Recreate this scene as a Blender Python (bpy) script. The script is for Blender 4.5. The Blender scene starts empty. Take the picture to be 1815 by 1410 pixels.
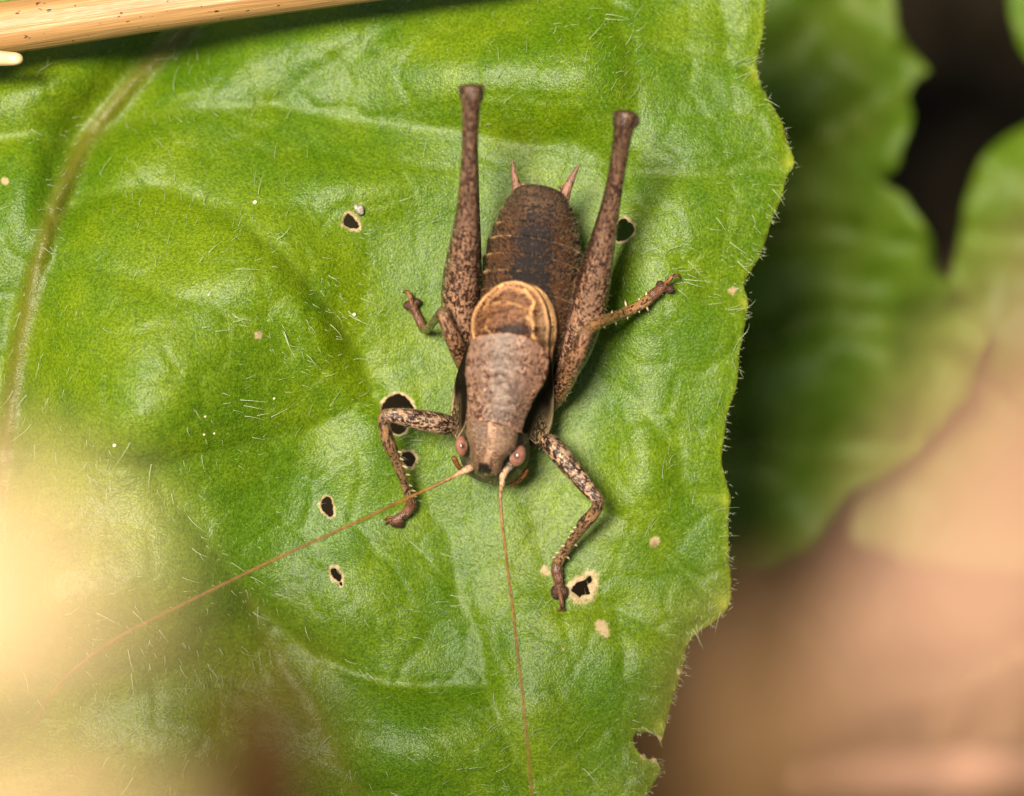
import bpy, math, random
import numpy as np
from mathutils import Vector, kdtree, geometry

# ------------------------------------------------------------------ camera, sky, sun, exposure
# 1 Blender unit = 1 cm. The leaf lies about z = 0, the camera hangs 15 cm above it.
CAM_H = 15.0
PXU = 350.0                       # photograph pixels per cm at z = 0
SC = bpy.context.scene
C = SC.collection
cam_d = bpy.data.cameras.new('camera'); cam = bpy.data.objects.new('camera', cam_d); C.objects.link(cam)
cam.location = (0, 0, CAM_H); cam.rotation_euler = (0, 0, 0)
cam_d.sensor_width = 36.0
cam_d.lens = 36.0 * CAM_H / (1815.0 / PXU)
cam_d.clip_start = 0.05; cam_d.clip_end = 2000
cam_d.dof.use_dof = True
cam_d.dof.focus_distance = CAM_H - 0.27
cam_d.dof.aperture_fstop = (cam_d.lens * 1e-3) / (2 * 0.21)     # 4 mm wide lens opening
cam_d.dof.aperture_blades = 9
SC.camera = cam

SUN_EL, SUN_AZ = 75.0, 150.0      # degrees; azimuth counted from +x towards +y (from the left in the picture)
w = bpy.data.worlds.new('World'); SC.world = w; w.use_nodes = True
nt = w.node_tree
sky = nt.nodes.new('ShaderNodeTexSky'); sky.sky_type = 'NISHITA'; sky.sun_disc = False
sky.sun_elevation = math.radians(SUN_EL); sky.sun_rotation = math.radians(90 - SUN_AZ)
sky.altitude = 0; sky.air_density = 0.8; sky.dust_density = 4.0; sky.ozone_density = 0.0   # a hazy, whitish sky
nt.links.new(sky.outputs[0], nt.nodes['Background'].inputs[0])
nt.nodes['Background'].inputs[1].default_value = 0.05

sl = bpy.data.lights.new('sun', 'SUN'); sun = bpy.data.objects.new('sun', sl); C.objects.link(sun)
sl.energy = 5.0; sl.angle = math.radians(15.0); sl.color = (1.0, 0.92, 0.76)
sd = Vector((math.cos(math.radians(SUN_EL)) * math.cos(math.radians(SUN_AZ)),
             math.cos(math.radians(SUN_EL)) * math.sin(math.radians(SUN_AZ)),
             math.sin(math.radians(SUN_EL))))
sun.rotation_euler = sd.to_track_quat('Z', 'Y').to_euler()
sun.location = sd * 40

SC.view_settings.view_transform = 'Standard'; SC.view_settings.look = 'None'
SC.view_settings.exposure = 0.95; SC.view_settings.gamma = 1.0
SC.view_settings.use_curve_mapping = False
SC.render.engine = 'CYCLES'
SC.cycles.use_denoising = True
SC.cycles.max_bounces = 8

rng = np.random.default_rng(7)
random.seed(7)

# ------------------------------------------------------------------ helpers
def P(x, y, z=0.0):
    """A point of the place from where it stands in the photograph and its height above the leaf."""
    k = 1.0 - np.asarray(z, float) / CAM_H
    return np.stack([(np.asarray(x, float) - 907.5) / PXU * k, (705.0 - np.asarray(y, float)) / PXU * k,
                     np.asarray(z, float) + 0 * np.asarray(x, float)], -1)

def smooth01(t):
    t = np.clip(t, 0, 1); return t * t * (3 - 2 * t)

def vnoise(x, y, seed=0):
    """2-D value noise, numpy."""
    xi = np.floor(x).astype(np.int64); yi = np.floor(y).astype(np.int64)
    fx = smooth01(x - xi); fy = smooth01(y - yi)
    def hsh(a, b):
        n = (a * 374761393 + b * 668265263 + seed * 974711) & 0x7fffffff
        n = ((n ^ (n >> 13)) * 1274126177) & 0x7fffffff
        return ((n ^ (n >> 16)) & 0xffff) / 65535.0
    a = hsh(xi, yi); b = hsh(xi + 1, yi); c = hsh(xi, yi + 1); d = hsh(xi + 1, yi + 1)
    return (a * (1 - fx) + b * fx) * (1 - fy) + (c * (1 - fx) + d * fx) * fy - 0.5

def fbm(x, y, seed=0, oct=3):
    s = 0; a = 1.0
    for i in range(oct):
        s = s + a * vnoise(x, y, seed + i * 17); x = x * 2.03; y = y * 2.03; a *= 0.5
    return s

def dist_poly(x, y, pts, closed=False):
    """Distance of many points to a polyline and the share along it."""
    pts = np.asarray(pts, float)
    q = np.vstack([pts, pts[:1]]) if closed else pts
    best = np.full(np.shape(x), 1e9); tt = np.zeros(np.shape(x)); n = len(q) - 1
    for i in range(n):
        ax, ay = q[i]; bx, by = q[i + 1]
        dx, dy = bx - ax, by - ay; L = dx * dx + dy * dy + 1e-9
        t = np.clip(((x - ax) * dx + (y - ay) * dy) / L, 0, 1)
        d = np.hypot(x - ax - t * dx, y - ay - t * dy)
        m = d < best
        best = np.where(m, d, best); tt = np.where(m, (i + t) / n, tt)
    return best, tt

def inside(x, y, poly):
    poly = np.asarray(poly, float); r = np.zeros(np.shape(x), bool)
    j = len(poly) - 1
    for i in range(len(poly)):
        xi, yi = poly[i]; xj, yj = poly[j]
        c = ((yi > y) != (yj > y)) & (x < (xj - xi) * (y - yi) / (yj - yi + 1e-12) + xi)
        r ^= c; j = i
    return r

def catmull(pts, n):
    """Resample control rows (N x k) to n rows along a Catmull-Rom spline."""
    p = np.asarray(pts, float)
    p = np.vstack([2 * p[0] - p[1], p, 2 * p[-1] - p[-2]])
    seg = len(p) - 3
    t = np.linspace(0, seg, n); i = np.minimum(t.astype(int), seg - 1); f = (t - i)[:, None]
    p0, p1, p2, p3 = p[i], p[i + 1], p[i + 2], p[i + 3]
    return 0.5 * (2 * p1 + (p2 - p0) * f + (2 * p0 - 5 * p1 + 4 * p2 - p3) * f ** 2 + (3 * p1 - p0 - 3 * p2 + p3) * f ** 3)

def mesh_obj(name, verts, faces, material, parent=None, smooth=True, attrs=None):
    me = bpy.data.meshes.new(name)
    me.from_pydata([tuple(v) for v in np.asarray(verts, float).tolist()], [], faces if isinstance(faces, list) else faces.tolist())
    me.update()
    if smooth: me.polygons.foreach_set('use_smooth', [True] * len(me.polygons))
    set_attrs(me, attrs)
    if material: me.materials.append(material)
    o = bpy.data.objects.new(name, me); C.objects.link(o)
    if parent: o.parent = parent
    return o

def set_attrs(me, attrs):
    for k, v in (attrs or {}).items():
        v = np.asarray(v, np.float32)
        if v.ndim == 1:
            a = me.attributes.new(k, 'FLOAT', 'POINT'); a.data.foreach_set('value', v)
        else:
            a = me.attributes.new(k, 'FLOAT_VECTOR', 'POINT'); a.data.foreach_set('vector', v.ravel())

def tag(o, label=None, cat=None, group=None, kind=None):
    if label: o['label'] = label
    if cat: o['category'] = cat
    if group: o['group'] = group
    if kind: o['kind'] = kind
    return o

def frames(path):
    t = np.gradient(path, axis=0); t /= np.linalg.norm(t, axis=1)[:, None] + 1e-12
    up = np.array([0, 0, 1.0])
    if abs(t[0] @ up) > 0.9: up = np.array([0, 1.0, 0])
    n = np.cross(t[0], up); n /= np.linalg.norm(n)
    N = []
    for k in t:
        n = n - k * (n @ k); n /= np.linalg.norm(n) + 1e-12; N.append(n.copy())
    N = np.array(N); B = np.cross(N, t)
    return t, N, B

def tube(path, rw, rh=None, seg=14, caps=True, profile=None, capk=1.0):
    """Closed tapered tube; returns verts, faces, local coordinates."""
    path = np.asarray(path, float); rw = np.asarray(rw, float) * np.ones(len(path))
    rh = rw if rh is None else np.asarray(rh, float) * np.ones(len(path))
    if caps:   # round ends
        t0 = path[0] - path[1]; t0 /= np.linalg.norm(t0); t1 = path[-1] - path[-2]; t1 /= np.linalg.norm(t1)
        r0 = min(rw[0], rh[0]); r1 = min(rw[-1], rh[-1]) * capk
        pre = [path[0] + t0 * r0 * math.sin(a) for a in (1.45, 1.05, 0.55)]
        post = [path[-1] + t1 * r1 * math.sin(a) for a in (0.55, 1.05, 1.45)]
        c0 = [math.cos(a) for a in (1.45, 1.05, 0.55)]; c1 = c0[::-1]
        path = np.vstack([pre, path, post])
        rh = np.concatenate([[rh[0] * c for c in c0], rh, [rh[-1] * c for c in c1]])
        rw = np.concatenate([[rw[0] * c for c in c0], rw, [rw[-1] * c for c in c1]])
    t, N, B = frames(path)
    a = np.linspace(0, 2 * math.pi, seg, endpoint=False)
    pr = np.ones(seg) if profile is None else profile(a)
    ca, sa = np.cos(a) * pr, np.sin(a) * pr
    V = path[:, None, :] + N[:, None, :] * (rw[:, None] * ca)[:, :, None] + B[:, None, :] * (rh[:, None] * sa)[:, :, None]
    s = np.concatenate([[0], np.cumsum(np.linalg.norm(np.diff(path, axis=0), axis=1))])
    loc = np.stack([rw[:, None] * ca, rh[:, None] * sa, np.repeat(s[:, None], seg, 1)], -1)
    n = len(path); F = []
    for i in range(n - 1):
        for j in range(seg):
            k = (j + 1) % seg
            F.append((i * seg + j, i * seg + k, (i + 1) * seg + k, (i + 1) * seg + j))
    F.append(tuple(range(seg))[::-1]); F.append(tuple((n - 1) * seg + j for j in range(seg)))
    return V.reshape(-1, 3), F, loc.reshape(-1, 3)

class Bag:
    """Collects pieces with their own colours into one mesh."""
    def __init__(self): self.v = []; self.f = []; self.a = {}; self.n = 0
    def add(self, V, F, **at):
        V = np.asarray(V, float)
        if 'spk' in at and 'dull' not in at: at['dull'] = 0.0
        self.v.append(V); self.f += [tuple(i + self.n for i in q) for q in F]; self.n += len(V)
        for k, x in at.items():
            x = np.asarray(x, float)
            if x.ndim == 0: x = np.full(len(V), float(x))
            elif x.ndim == 1 and len(x) == 3 and len(V) != 3: x = np.tile(x, (len(V), 1))
            self.a.setdefault(k, []).append(x)
    def arrays(self): return np.vstack(self.v), self.f, {k: np.concatenate(x) for k, x in self.a.items()}
    def build(self, name, m, parent=None):
        V, F, A = self.arrays(); return mesh_obj(name, V, F, m, parent, attrs=A)

def hair_bag(roots, dirs, lens, rad, bend, segs=3):
    """Many thin curved three-sided hairs as one mesh."""
    n = len(roots); V = np.zeros((n, segs + 1, 3, 3)); d = dirs / (np.linalg.norm(dirs, axis=1)[:, None] + 1e-9)
    side = np.cross(d, np.array([0.3, 0.2, 0.93])); side /= np.linalg.norm(side, axis=1)[:, None] + 1e-9
    oth = np.cross(d, side)
    for i in range(segs + 1):
        t = i / segs
        c = roots + d * (lens * t)[:, None] + bend * (lens * t * t)[:, None]
        r = rad * (1 - 0.85 * t)
        for j in range(3):
            a = 2 * math.pi * j / 3
            V[:, i, j] = c + (side * math.cos(a) + oth * math.sin(a)) * r[:, None]
    base = (np.arange(n) * (segs + 1) * 3)[:, None]
    F = []
    for i in range(segs):
        for j in range(3):
            k = (j + 1) % 3
            F.append(base + np.array([i * 3 + j, i * 3 + k, (i + 1) * 3 + k, (i + 1) * 3 + j])[None])
    return V.reshape(-1, 3), np.stack(F, 1).reshape(-1, 4)

# ------------------------------------------------------------------ materials
class NB:
    def __init__(self, name):
        self.m = bpy.data.materials.new(name); self.m.use_nodes = True
        self.t = self.m.node_tree; self.b = self.t.nodes['Principled BSDF']; self.out = self.t.nodes['Material Output']
    def n(self, typ, **kw):
        x = self.t.nodes.new('ShaderNode' + typ)
        for k, v in kw.items():
            if k in x.inputs.keys() if isinstance(k, str) else False: x.inputs[k].default_value = v
            else: setattr(x, k, v)
        return x
    def l(self, a, b): self.t.links.new(a, b)
    def val(self, sock, v):
        if hasattr(v, 'is_linked') or hasattr(v, 'links'): self.l(v, sock)
        else:
            if isinstance(v, tuple) and len(v) == 3 and sock.type == 'RGBA': v = (*v, 1)
            sock.default_value = v
    def attr(self, name, vec=False):
        x = self.t.nodes.new('ShaderNodeAttribute'); x.attribute_name = name
        return x.outputs['Vector'] if vec else x.outputs['Fac']
    def mix(self, f, a, b):
        x = self.t.nodes.new('ShaderNodeMix'); x.data_type = 'RGBA'
        self.val(x.inputs[0], f); self.val(x.inputs[6], a); self.val(x.inputs[7], b); return x.outputs[2]
    def mul(self, c, v):
        x = self.t.nodes.new('ShaderNodeMix'); x.data_type = 'RGBA'; x.blend_type = 'MULTIPLY'
        x.inputs[0].default_value = 1; self.val(x.inputs[6], c); self.val(x.inputs[7], v); return x.outputs[2]
    def noise(self, vec, scale, detail=3, rough=0.55, dist=0.0):
        x = self.t.nodes.new('ShaderNodeTexNoise'); self.l(vec, x.inputs['Vector'])
        x.inputs['Scale'].default_value = scale; x.inputs['Detail'].default_value = detail
        x.inputs['Roughness'].default_value = rough; x.inputs['Distortion'].default_value = dist
        return x.outputs['Fac']
    def voro(self, vec, scale, feature='F1', out='Distance'):
        x = self.t.nodes.new('ShaderNodeTexVoronoi'); x.feature = feature; self.l(vec, x.inputs['Vector'])
        x.inputs['Scale'].default_value = scale; return x.outputs[out]
    def ramp(self, v, a, b, lo=0.0, hi=1.0):
        x = self.t.nodes.new('ShaderNodeMapRange'); x.interpolation_type = 'SMOOTHSTEP'
        self.val(x.inputs[0], v); self.val(x.inputs[1], a); self.val(x.inputs[2], b)
        self.val(x.inputs[3], lo); self.val(x.inputs[4], hi); return x.outputs[0]
    def math(self, op, a, b=0.0):
        x = self.t.nodes.new('ShaderNodeMath'); x.operation = op
        self.val(x.inputs[0], a); self.val(x.inputs[1], b); return x.outputs[0]
    def obj(self):
        return self.t.nodes.new('ShaderNodeTexCoord').outputs['Object']
    def scale(self, vec, s):
        x = self.t.nodes.new('ShaderNodeMapping'); self.l(vec, x.inputs['Vector']); x.inputs['Scale'].default_value = s
        return x.outputs[0]
    def bump(self, h, strength, dist, prev=None):
        x = self.t.nodes.new('ShaderNodeBump'); self.l(h, x.inputs['Height'])
        x.inputs['Strength'].default_value = strength; x.inputs['Distance'].default_value = dist
        if prev is not None: self.l(prev, x.inputs['Normal'])
        return x.outputs[0]
    def done(self, col, rough=0.5, spec=0.5, normal=None, trans=0.0, tcol=None, sheen=0.0, specs=None):
        b = self.b
        self.val(b.inputs['Base Color'], col); self.val(b.inputs['Roughness'], rough)
        b.inputs['Specular IOR Level'].default_value = spec
        if specs is not None: self.l(specs, b.inputs['Specular IOR Level'])
        if sheen:
            b.inputs['Sheen Weight'].default_value = sheen; b.inputs['Sheen Roughness'].default_value = 0.5
        if normal is not None: self.l(normal, b.inputs['Normal'])
        if trans:
            tr = self.t.nodes.new('ShaderNodeBsdfTranslucent'); self.val(tr.inputs[0], col if tcol is None else tcol)
            mx = self.t.nodes.new('ShaderNodeMixShader'); mx.inputs[0].default_value = trans
            self.l(b.outputs[0], mx.inputs[1]); self.l(tr.outputs[0], mx.inputs[2]); self.l(mx.outputs[0], self.out.inputs[0])
        return self.m

def mat_leaf(name, deep, light, fine=True, brown=None, rough=0.45):
    b = NB(name); o = b.obj()
    big = b.noise(o, 1.1, 3, 0.55, 0.4)
    mid = b.noise(o, 5.0, 4, 0.6)
    f = b.math('ADD', b.math('MULTIPLY', big, 0.6), b.math('MULTIPLY', mid, 0.4))
    col = b.mix(b.ramp(f, 0.36, 0.68), deep, light)
    nrm = None
    if fine:
        g = b.noise(o, 70, 3, 0.7)
        col = b.mul(col, b.mix(b.ramp(g, 0.3, 0.72), (0.55, 0.60, 0.5), (1.42, 1.34, 1.4)))
        cells = b.voro(o, 95)
        spk = b.ramp(b.noise(o, 160, 1, 0.5), 0.66, 0.78)
        col = b.mix(b.math('MULTIPLY', spk, 0.45), col, (0.42, 0.5, 0.12))
        col = b.mix(b.math('MULTIPLY', b.attr('vein'), 0.2), col, (0.17, 0.23, 0.03))
        col = b.mix(b.math('MULTIPLY', b.attr('midrib'), 0.9), col, (0.115, 0.098, 0.012))
        col = b.mix(b.math('MULTIPLY', b.attr('tip'), 0.6), col, (0.32, 0.34, 0.03))
        rn = b.noise(o, 26, 5, 0.7)
        col = b.mix(b.ramp(b.math('ADD', b.attr('scar'), b.math('MULTIPLY', b.math('SUBTRACT', rn, 0.5), 1.3)), 0.46, 0.95), col,
                    b.mix(rn, (0.30, 0.18, 0.07), (0.50, 0.41, 0.23)))
        col = b.mix(b.attr('spot'), col, (0.16, 0.09, 0.05))
        n1 = b.bump(b.noise(o, 9, 4, 0.6), 0.18, 0.04)
        n2 = b.bump(g, 0.45, 0.007, n1)
        nrm = b.bump(cells, 0.45, 0.004, n2)
    else:
        col = b.mix(b.math('MULTIPLY', b.attr('vein'), 0.3), col, (0.14, 0.19, 0.03) if brown is None else brown)
        nrm = b.bump(mid, 0.4, 0.1)
    return b.done(col, rough, 0.28 if fine else 0.22, nrm, trans=0.14)

def mat_plain(name, c1, c2, scale, rough=0.6, bump=0.3, spec=0.4, stretch=(1, 1, 1), trans=0):
    b = NB(name); o = b.scale(b.obj(), stretch)
    n = b.noise(o, scale, 4, 0.6)
    return b.done(b.mix(b.ramp(n, 0.3, 0.7), c1, c2), rough, spec, b.bump(n, bump, 0.3 / scale), trans=trans)

M = {}
M['leaf'] = mat_leaf('leaf_green', (0.054, 0.116, 0.0004), (0.116, 0.174, 0.0016), rough=0.36)
M['leaf_back'] = mat_leaf('leaf_back_green', (0.056, 0.108, 0.0015), (0.105, 0.15, 0.014), fine=False, rough=0.5)
M['hair'] = NB('leaf_hair').done((0.55, 0.62, 0.38), 0.35, 0.5, trans=0.35)
M['fuzz'] = NB('pale_fuzz').done((0.34, 0.26, 0.15), 0.4, 0.5, trans=0.2)

def mat_body():
    b = NB('cricket_cuticle'); pc = b.attr('pc', True)
    n1 = b.noise(pc, 80, 5, 0.68, 0.1); n2 = b.noise(pc, 150, 2, 0.6); n3 = b.noise(pc, 14, 3, 0.6)
    s = b.math('ADD', b.math('ADD', b.math('MULTIPLY', n1, 0.65), b.math('MULTIPLY', n2, 0.15)), b.math('MULTIPLY', n3, 0.2))
    th = b.math('SUBTRACT', 0.597, b.math('MULTIPLY', b.attr('spk'), 0.2))
    dk = b.ramp(b.math('SUBTRACT', s, th), -0.02, 0.02)
    pale = b.attr('tint', True)
    pale = b.mul(pale, b.mix(b.ramp(n3, 0.35, 0.65), (0.72, 0.70, 0.70), (1.25, 1.2, 1.15)))
    col = b.mix(dk, pale, b.attr('dark', True))
    nr = b.bump(n2, 0.5, 0.008, b.bump(n1, 0.35, 0.015))
    return b.done(col, b.math('ADD', b.ramp(n2, 0.3, 0.7, 0.34, 0.5), b.attr('dull')), 0.4, nr, specs=b.math('SUBTRACT', 0.30, b.math('MULTIPLY', b.attr('dull'), 0.7)))
M['body'] = mat_body()
M['eye'] = None

# ------------------------------------------------------------------ the leaf the cricket sits on: relief
BULGES = [  # x, y, half-size x, half-size y, turn, height in cm
    (285, 650, 230, 250, -0.2, 0.30), (225, 770, 130, 120, 0.0, 0.09), (470, 470, 130, 120, 0.5, 0.12), (560, 590, 50, 90, -0.5, 0.07),
    (110, 1060, 210, 170, 0.0, 0.26), (330, 1010, 120, 140, 0.6, 0.08), (300, 1330, 180, 90, 0.0, 0.10),
    (720, 1330, 180, 110, 0.0, 0.16), (960, 1190, 120, 170, 0.2, 0.10), (640, 1080, 120, 110, 0.3, 0.09),
    (1120, 830, 90, 150, 0.1, 0.10), (1160, 520, 110, 170, 0.1, 0.08), (880, 120, 230, 110, 0.05, 0.17),
    (640, 330, 170, 60, 0.1, 0.07), (1060, 110, 90, 140, 0.0, 0.06), (60, 400, 60, 150, 0.0, 0.08),
    (1110, 1180, 90, 80, 0.4, 0.05), (680, 800, 90, 130, 0.1, 0.06), (60, 150, 160, 60, -0.3, 0.1),
    (560, 60, 170, 70, -0.3, 0.08), (1230, 330, 100, 110, 0.0, 0.05), (1030, 700, 90, 160, 0.0, -0.06)]
MIDRIB = [(430, -120), (330, 50), (240, 140), (150, 250), (105, 350), (62, 480), (32, 620), (12, 760), (-5, 880), (-25, 1020)]
VEINS = [
    ([(150, 235), (300, 195), (480, 185), (650, 215), (800, 228), (930, 255), (1010, 250), (1100, 300), (1220, 312), (1400, 290)], 16, 0.05),
    ([(480, 185), (560, 130), (690, 50), (780, -40)], 13, 0.03),
    ([(130, 258), (60, 236), (0, 245), (-80, 262)], 14, 0.05),
    ([(95, 385), (160, 345), (280, 330), (400, 372), (500, 445), (585, 545), (640, 630), (665, 700)], 16, 0.06),
    ([(15, 800), (150, 822), (270, 832), (310, 880), (385, 975), (440, 1060), (500, 1180), (565, 1290), (640, 1420)], 19, 0.045),
    ([(440, 1060), (560, 1165), (690, 1213), (860, 1216), (900, 1310), (960, 1420)], 12, 0.05),
    ([(665, 700), (740, 850), (800, 950), (812, 1060), (850, 1130), (862, 1215)], 12, 0.04),
    ([(940, 900), (990, 1080), (1090, 1075), (1190, 1130), (1240, 1110)], 12, 0.03),
    ([(1010, 880), (1120, 930), (1210, 1010), (1290, 1070)], 12, 0.035),
    ([(1100, 300), (1130, 180), (1125, 110), (1090, 20), (1070, -60)], 12, 0.035),
    ([(1100, 300), (1180, 430), (1260, 500), (1325, 535)], 12, 0.03),
    ([(1010, 640), (1120, 700), (1200, 800), (1215, 870), (1292, 885)], 12, 0.03),
    ([(1270, -40), (1290, 60), (1280, 110), (1345, 130)], 10, 0.025),
    ([(60, 480), (160, 470), (300, 520), (420, 560)], 10, 0.02),
    ([(665, 700), (560, 760), (420, 790), (270, 832)], 11, 0.03),
    ([(1090, 1075), (1110, 1200), (1170, 1300)], 10, 0.02)]
_seed = np.array([(x + rng.uniform(-34, 34), y + rng.uniform(-34, 34)) for x in range(-320, 1520, 92) for y in range(-320, 1720, 92)])

def net(x, y):
    """Distance to the borders of the small cells between the finest veins."""
    xw = x + 40 * fbm(x / 90, y / 90, 3, 2); yw = y + 40 * fbm(x / 90, y / 90, 9, 2)
    d1 = np.full(np.shape(x), 1e9); d2 = d1.copy()
    for sx, sy in _seed:
        d = np.hypot(xw - sx, yw - sy)
        d2 = np.minimum(d2, np.maximum(d, d1)); d1 = np.minimum(d1, d)
    return d2 - d1

def leaf_h(x, y):
    x = np.asarray(x, float); y = np.asarray(y, float)
    h = np.zeros(np.shape(x))
    for bx, by, sx, sy, r, a in BULGES:
        dx, dy = x - bx, y - by; c, s = math.cos(r), math.sin(r)
        h += 1.7 * a * np.exp(-((dx * c + dy * s) / sx) ** 2 - ((-dx * s + dy * c) / sy) ** 2)
    d, _ = dist_poly(x, y, MIDRIB); h += -0.16 * np.exp(-(d / 60) ** 2) + 0.05 * np.exp(-(d / 15) ** 2)
    for pts, wd, dep in VEINS:
        d, _ = dist_poly(x, y, pts); h -= 0.75 * dep * np.exp(-(d / (wd * 1.7)) ** 1.4)
    h += 0.045 * fbm(x / 170, y / 170, 1, 2) + 0.005 * fbm(x / 55, y / 55, 13, 2) + 0.005 * fbm(x / 28, y / 28, 5, 2)
    e = net(x, y); h -= 0.009 * np.exp(-(e / 8) ** 2)
    # the leaf falls away towards its upper left end
    h -= 0.42 * smooth01((430 - y) / 520) * (0.35 + 0.65 * smooth01((1250 - x) / 900))
    # and is nearly level under the cricket
    g = np.exp(-((x - 900) / 210) ** 4 - ((y - 640) / 330) ** 4)
    return h * (1 - 0.75 * g)

LEAF_OUT = [(1390, -330), (1372, -160), (1362, -60), (1358, 0), (1352, 60), (1342, 108), (1346, 140), (1362, 175), (1384, 212), (1394, 245), (1407, 286),
            (1396, 312), (1384, 352), (1365, 400), (1349, 451), (1320, 501), (1326, 538), (1318, 587), (1310, 634), (1306, 681), (1290, 731),
            (1285, 770), (1279, 813), (1287, 852), (1295, 884), (1291, 915), (1292, 977), (1296, 1030), (1294, 1066), (1284, 1085), (1266, 1102), (1224, 1133),
            (1211, 1184), (1199, 1223), (1187, 1262), (1177, 1301), (1172, 1314), (1163, 1303), (1150, 1298), (1128, 1299), (1122, 1315), (1134, 1334),
            (1150, 1345), (1162, 1344), (1171, 1363), (1162, 1384), (1152, 1402), (1120, 1450), (1090, 1560), (1000, 1680), (600, 1760),
            (100, 1740), (-380, 1640), (-520, 1100), (-560, 500), (-480, -60), (-200, -330), (300, -420), (900, -400)]
HOLES = [
    [(680, 712), (690, 702), (708, 698), (722, 706), (732, 718), (734, 730), (718, 734), (690, 732), (676, 726)],
    [(688, 752), (700, 744), (718, 746), (722, 758), (714, 767), (700, 768)],
    [(714, 803), (722, 800), (732, 804), (737, 814), (733, 824), (724, 827), (715, 820), (713, 810)],
    [(571, 886), (578, 880), (586, 882), (590, 897), (591, 912), (585, 916), (574, 908), (569, 898)],
    [(586, 1008), (594, 1006), (602, 1014), (606, 1024), (600, 1030), (590, 1022)],
    [(600, 1033), (606, 1031), (606, 1039)],
    [(1012, 1046), (1022, 1032), (1034, 1028), (1047, 1020), (1049, 1030), (1042, 1038), (1047, 1052), (1032, 1055), (1028, 1060), (1018, 1050)],
    [(1094, 394), (1104, 386), (1112, 388), (1124, 404), (1116, 420), (1100, 427), (1090, 424), (1086, 406)],
    [(610, 386), (618, 378), (627, 386), (637, 398), (634, 405), (618, 403), (609, 396)]]
RIM_W = [5.5, 4, 7, 5, 7, 4, 15, 6, 7]
SCARS = [(458, 593, 10), (1160, 960, 13), (1298, 515, 11), (1066, 1110, 17), (968, 1012, 13), (1075, 1125, 9), (1206, 1190, 9), (1000, 1150, 5),
         (1168, 1308, 10), (1140, 1340, 9), (1160, 1346, 9), (8, 320, 10), (380, 640, 0)]
SPOTS = [(458, 593, 4.5), (1161, 962, 4), (1298, 515, 2)]
TIPS = [(1403, 288, 16), (1323, 535, 13), (1291, 886, 14), (1286, 1070, 16), (1344, 130, 14), (1174, 1285, 10), (1290, 918, 6)]

def refine(poly, step, jit=0.0, seed=3):
    p = np.asarray(poly, float); out = []
    r = np.random.default_rng(seed)
    q = np.vstack([p[-1:], p, p[:2]])
    for i in range(1, len(p) + 1):
        p0, p1, p2, p3 = q[i - 1], q[i], q[i + 1], q[i + 2]
        n = max(1, int(np.hypot(*(p2 - p1)) / step))
        for k in range(n):
            f = k / n
            c = 0.5 * (2 * p1 + (p2 - p0) * f + (2 * p0 - 5 * p1 + 4 * p2 - p3) * f ** 2 + (3 * p1 - p0 - 3 * p2 + p3) * f ** 3)
            out.append(c + r.uniform(-jit, jit, 2))
    return np.array(out)

def sheet(outline, holes, step, jitter=0.28, seed=1):
    """Triangulated sheet (photograph pixels) that follows its outline and its holes."""
    r = np.random.default_rng(seed)
    x0, y0 = outline.min(0); x1, y1 = outline.max(0)
    gx, gy = np.meshgrid(np.arange(x0, x1, step), np.arange(y0, y1, step))
    gx = gx + r.uniform(-jitter, jitter, gx.shape) * step; gy = gy + r.uniform(-jitter, jitter, gy.shape) * step
    x, y = gx.ravel(), gy.ravel()
    k = inside(x, y, outline)
    x, y = x[k], y[k]
    d, _ = dist_poly(x, y, outline, True); k = d > step * 0.55
    for h in holes:
        near = (np.abs(x - h[:, 0].mean()) < 80) & (np.abs(y - h[:, 1].mean()) < 80)
        if near.any():
            dd = np.full(len(x), 1e9); dd[near], _ = dist_poly(x[near], y[near], h, True)
            ins = np.zeros(len(x), bool); ins[near] = inside(x[near], y[near], h)
            k &= ~ins & (dd > 1.6)
    pts = [np.stack([x[k], y[k]], 1)]; edges = []; n = int(k.sum())
    for lp in [outline] + list(holes):
        m = len(lp); edges += [(n + i, n + (i + 1) % m) for i in range(m)]; pts.append(lp); n += m
    # extra points round the holes so that the rim is crisp
    pts = np.vstack(pts)
    V, E, F, *_ = geometry.delaunay_2d_cdt([Vector(p) for p in (pts / 100).tolist()], edges, [], 0, 1e-6)
    V = np.array([tuple(v) for v in V]) * 100; F = np.array([f for f in F if len(f) == 3])
    c = V[F].mean(1); keep = inside(c[:, 0], c[:, 1], outline)
    for h in holes: keep &= ~inside(c[:, 0], c[:, 1], h)
    F = F[keep]
    a, b_, c_ = V[F[:, 0]], V[F[:, 1]], V[F[:, 2]]
    cr = (b_[:, 0] - a[:, 0]) * (c_[:, 1] - a[:, 1]) - (b_[:, 1] - a[:, 1]) * (c_[:, 0] - a[:, 0])
    F[cr > 0] = F[cr > 0][:, ::-1]           # picture y runs down: turn the faces up
    return V, F

out_main = refine(LEAF_OUT, 5, 0.7)
hole_main = [refine(h, 2.8, 1.0, 5 + i) for i, h in enumerate(HOLES)]
V2, F2 = sheet(out_main, hole_main, 7.0)
X, Y = V2[:, 0], V2[:, 1]
Z = leaf_h(X, Y)
vein = np.zeros(len(X))
for pts, wd, dep in VEINS:
    d, _ = dist_poly(X, Y, pts); vein = np.maximum(vein, np.exp(-(d / (wd * 0.42)) ** 2) * min(1, dep * 18))
vein = np.maximum(vein, 0.3 * np.exp(-(net(X, Y) / 6) ** 2))
dm, tm = dist_poly(X, Y, MIDRIB)
mid = 0.85 * np.exp(-(dm / 17) ** 2)
d5, _ = dist_poly(X, Y, [(440, 1060), (500, 1180), (565, 1290), (640, 1420)])
mid = np.maximum(mid, 0.35 * np.exp(-(d5 / 16) ** 2))
scar = np.zeros(len(X))
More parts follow.
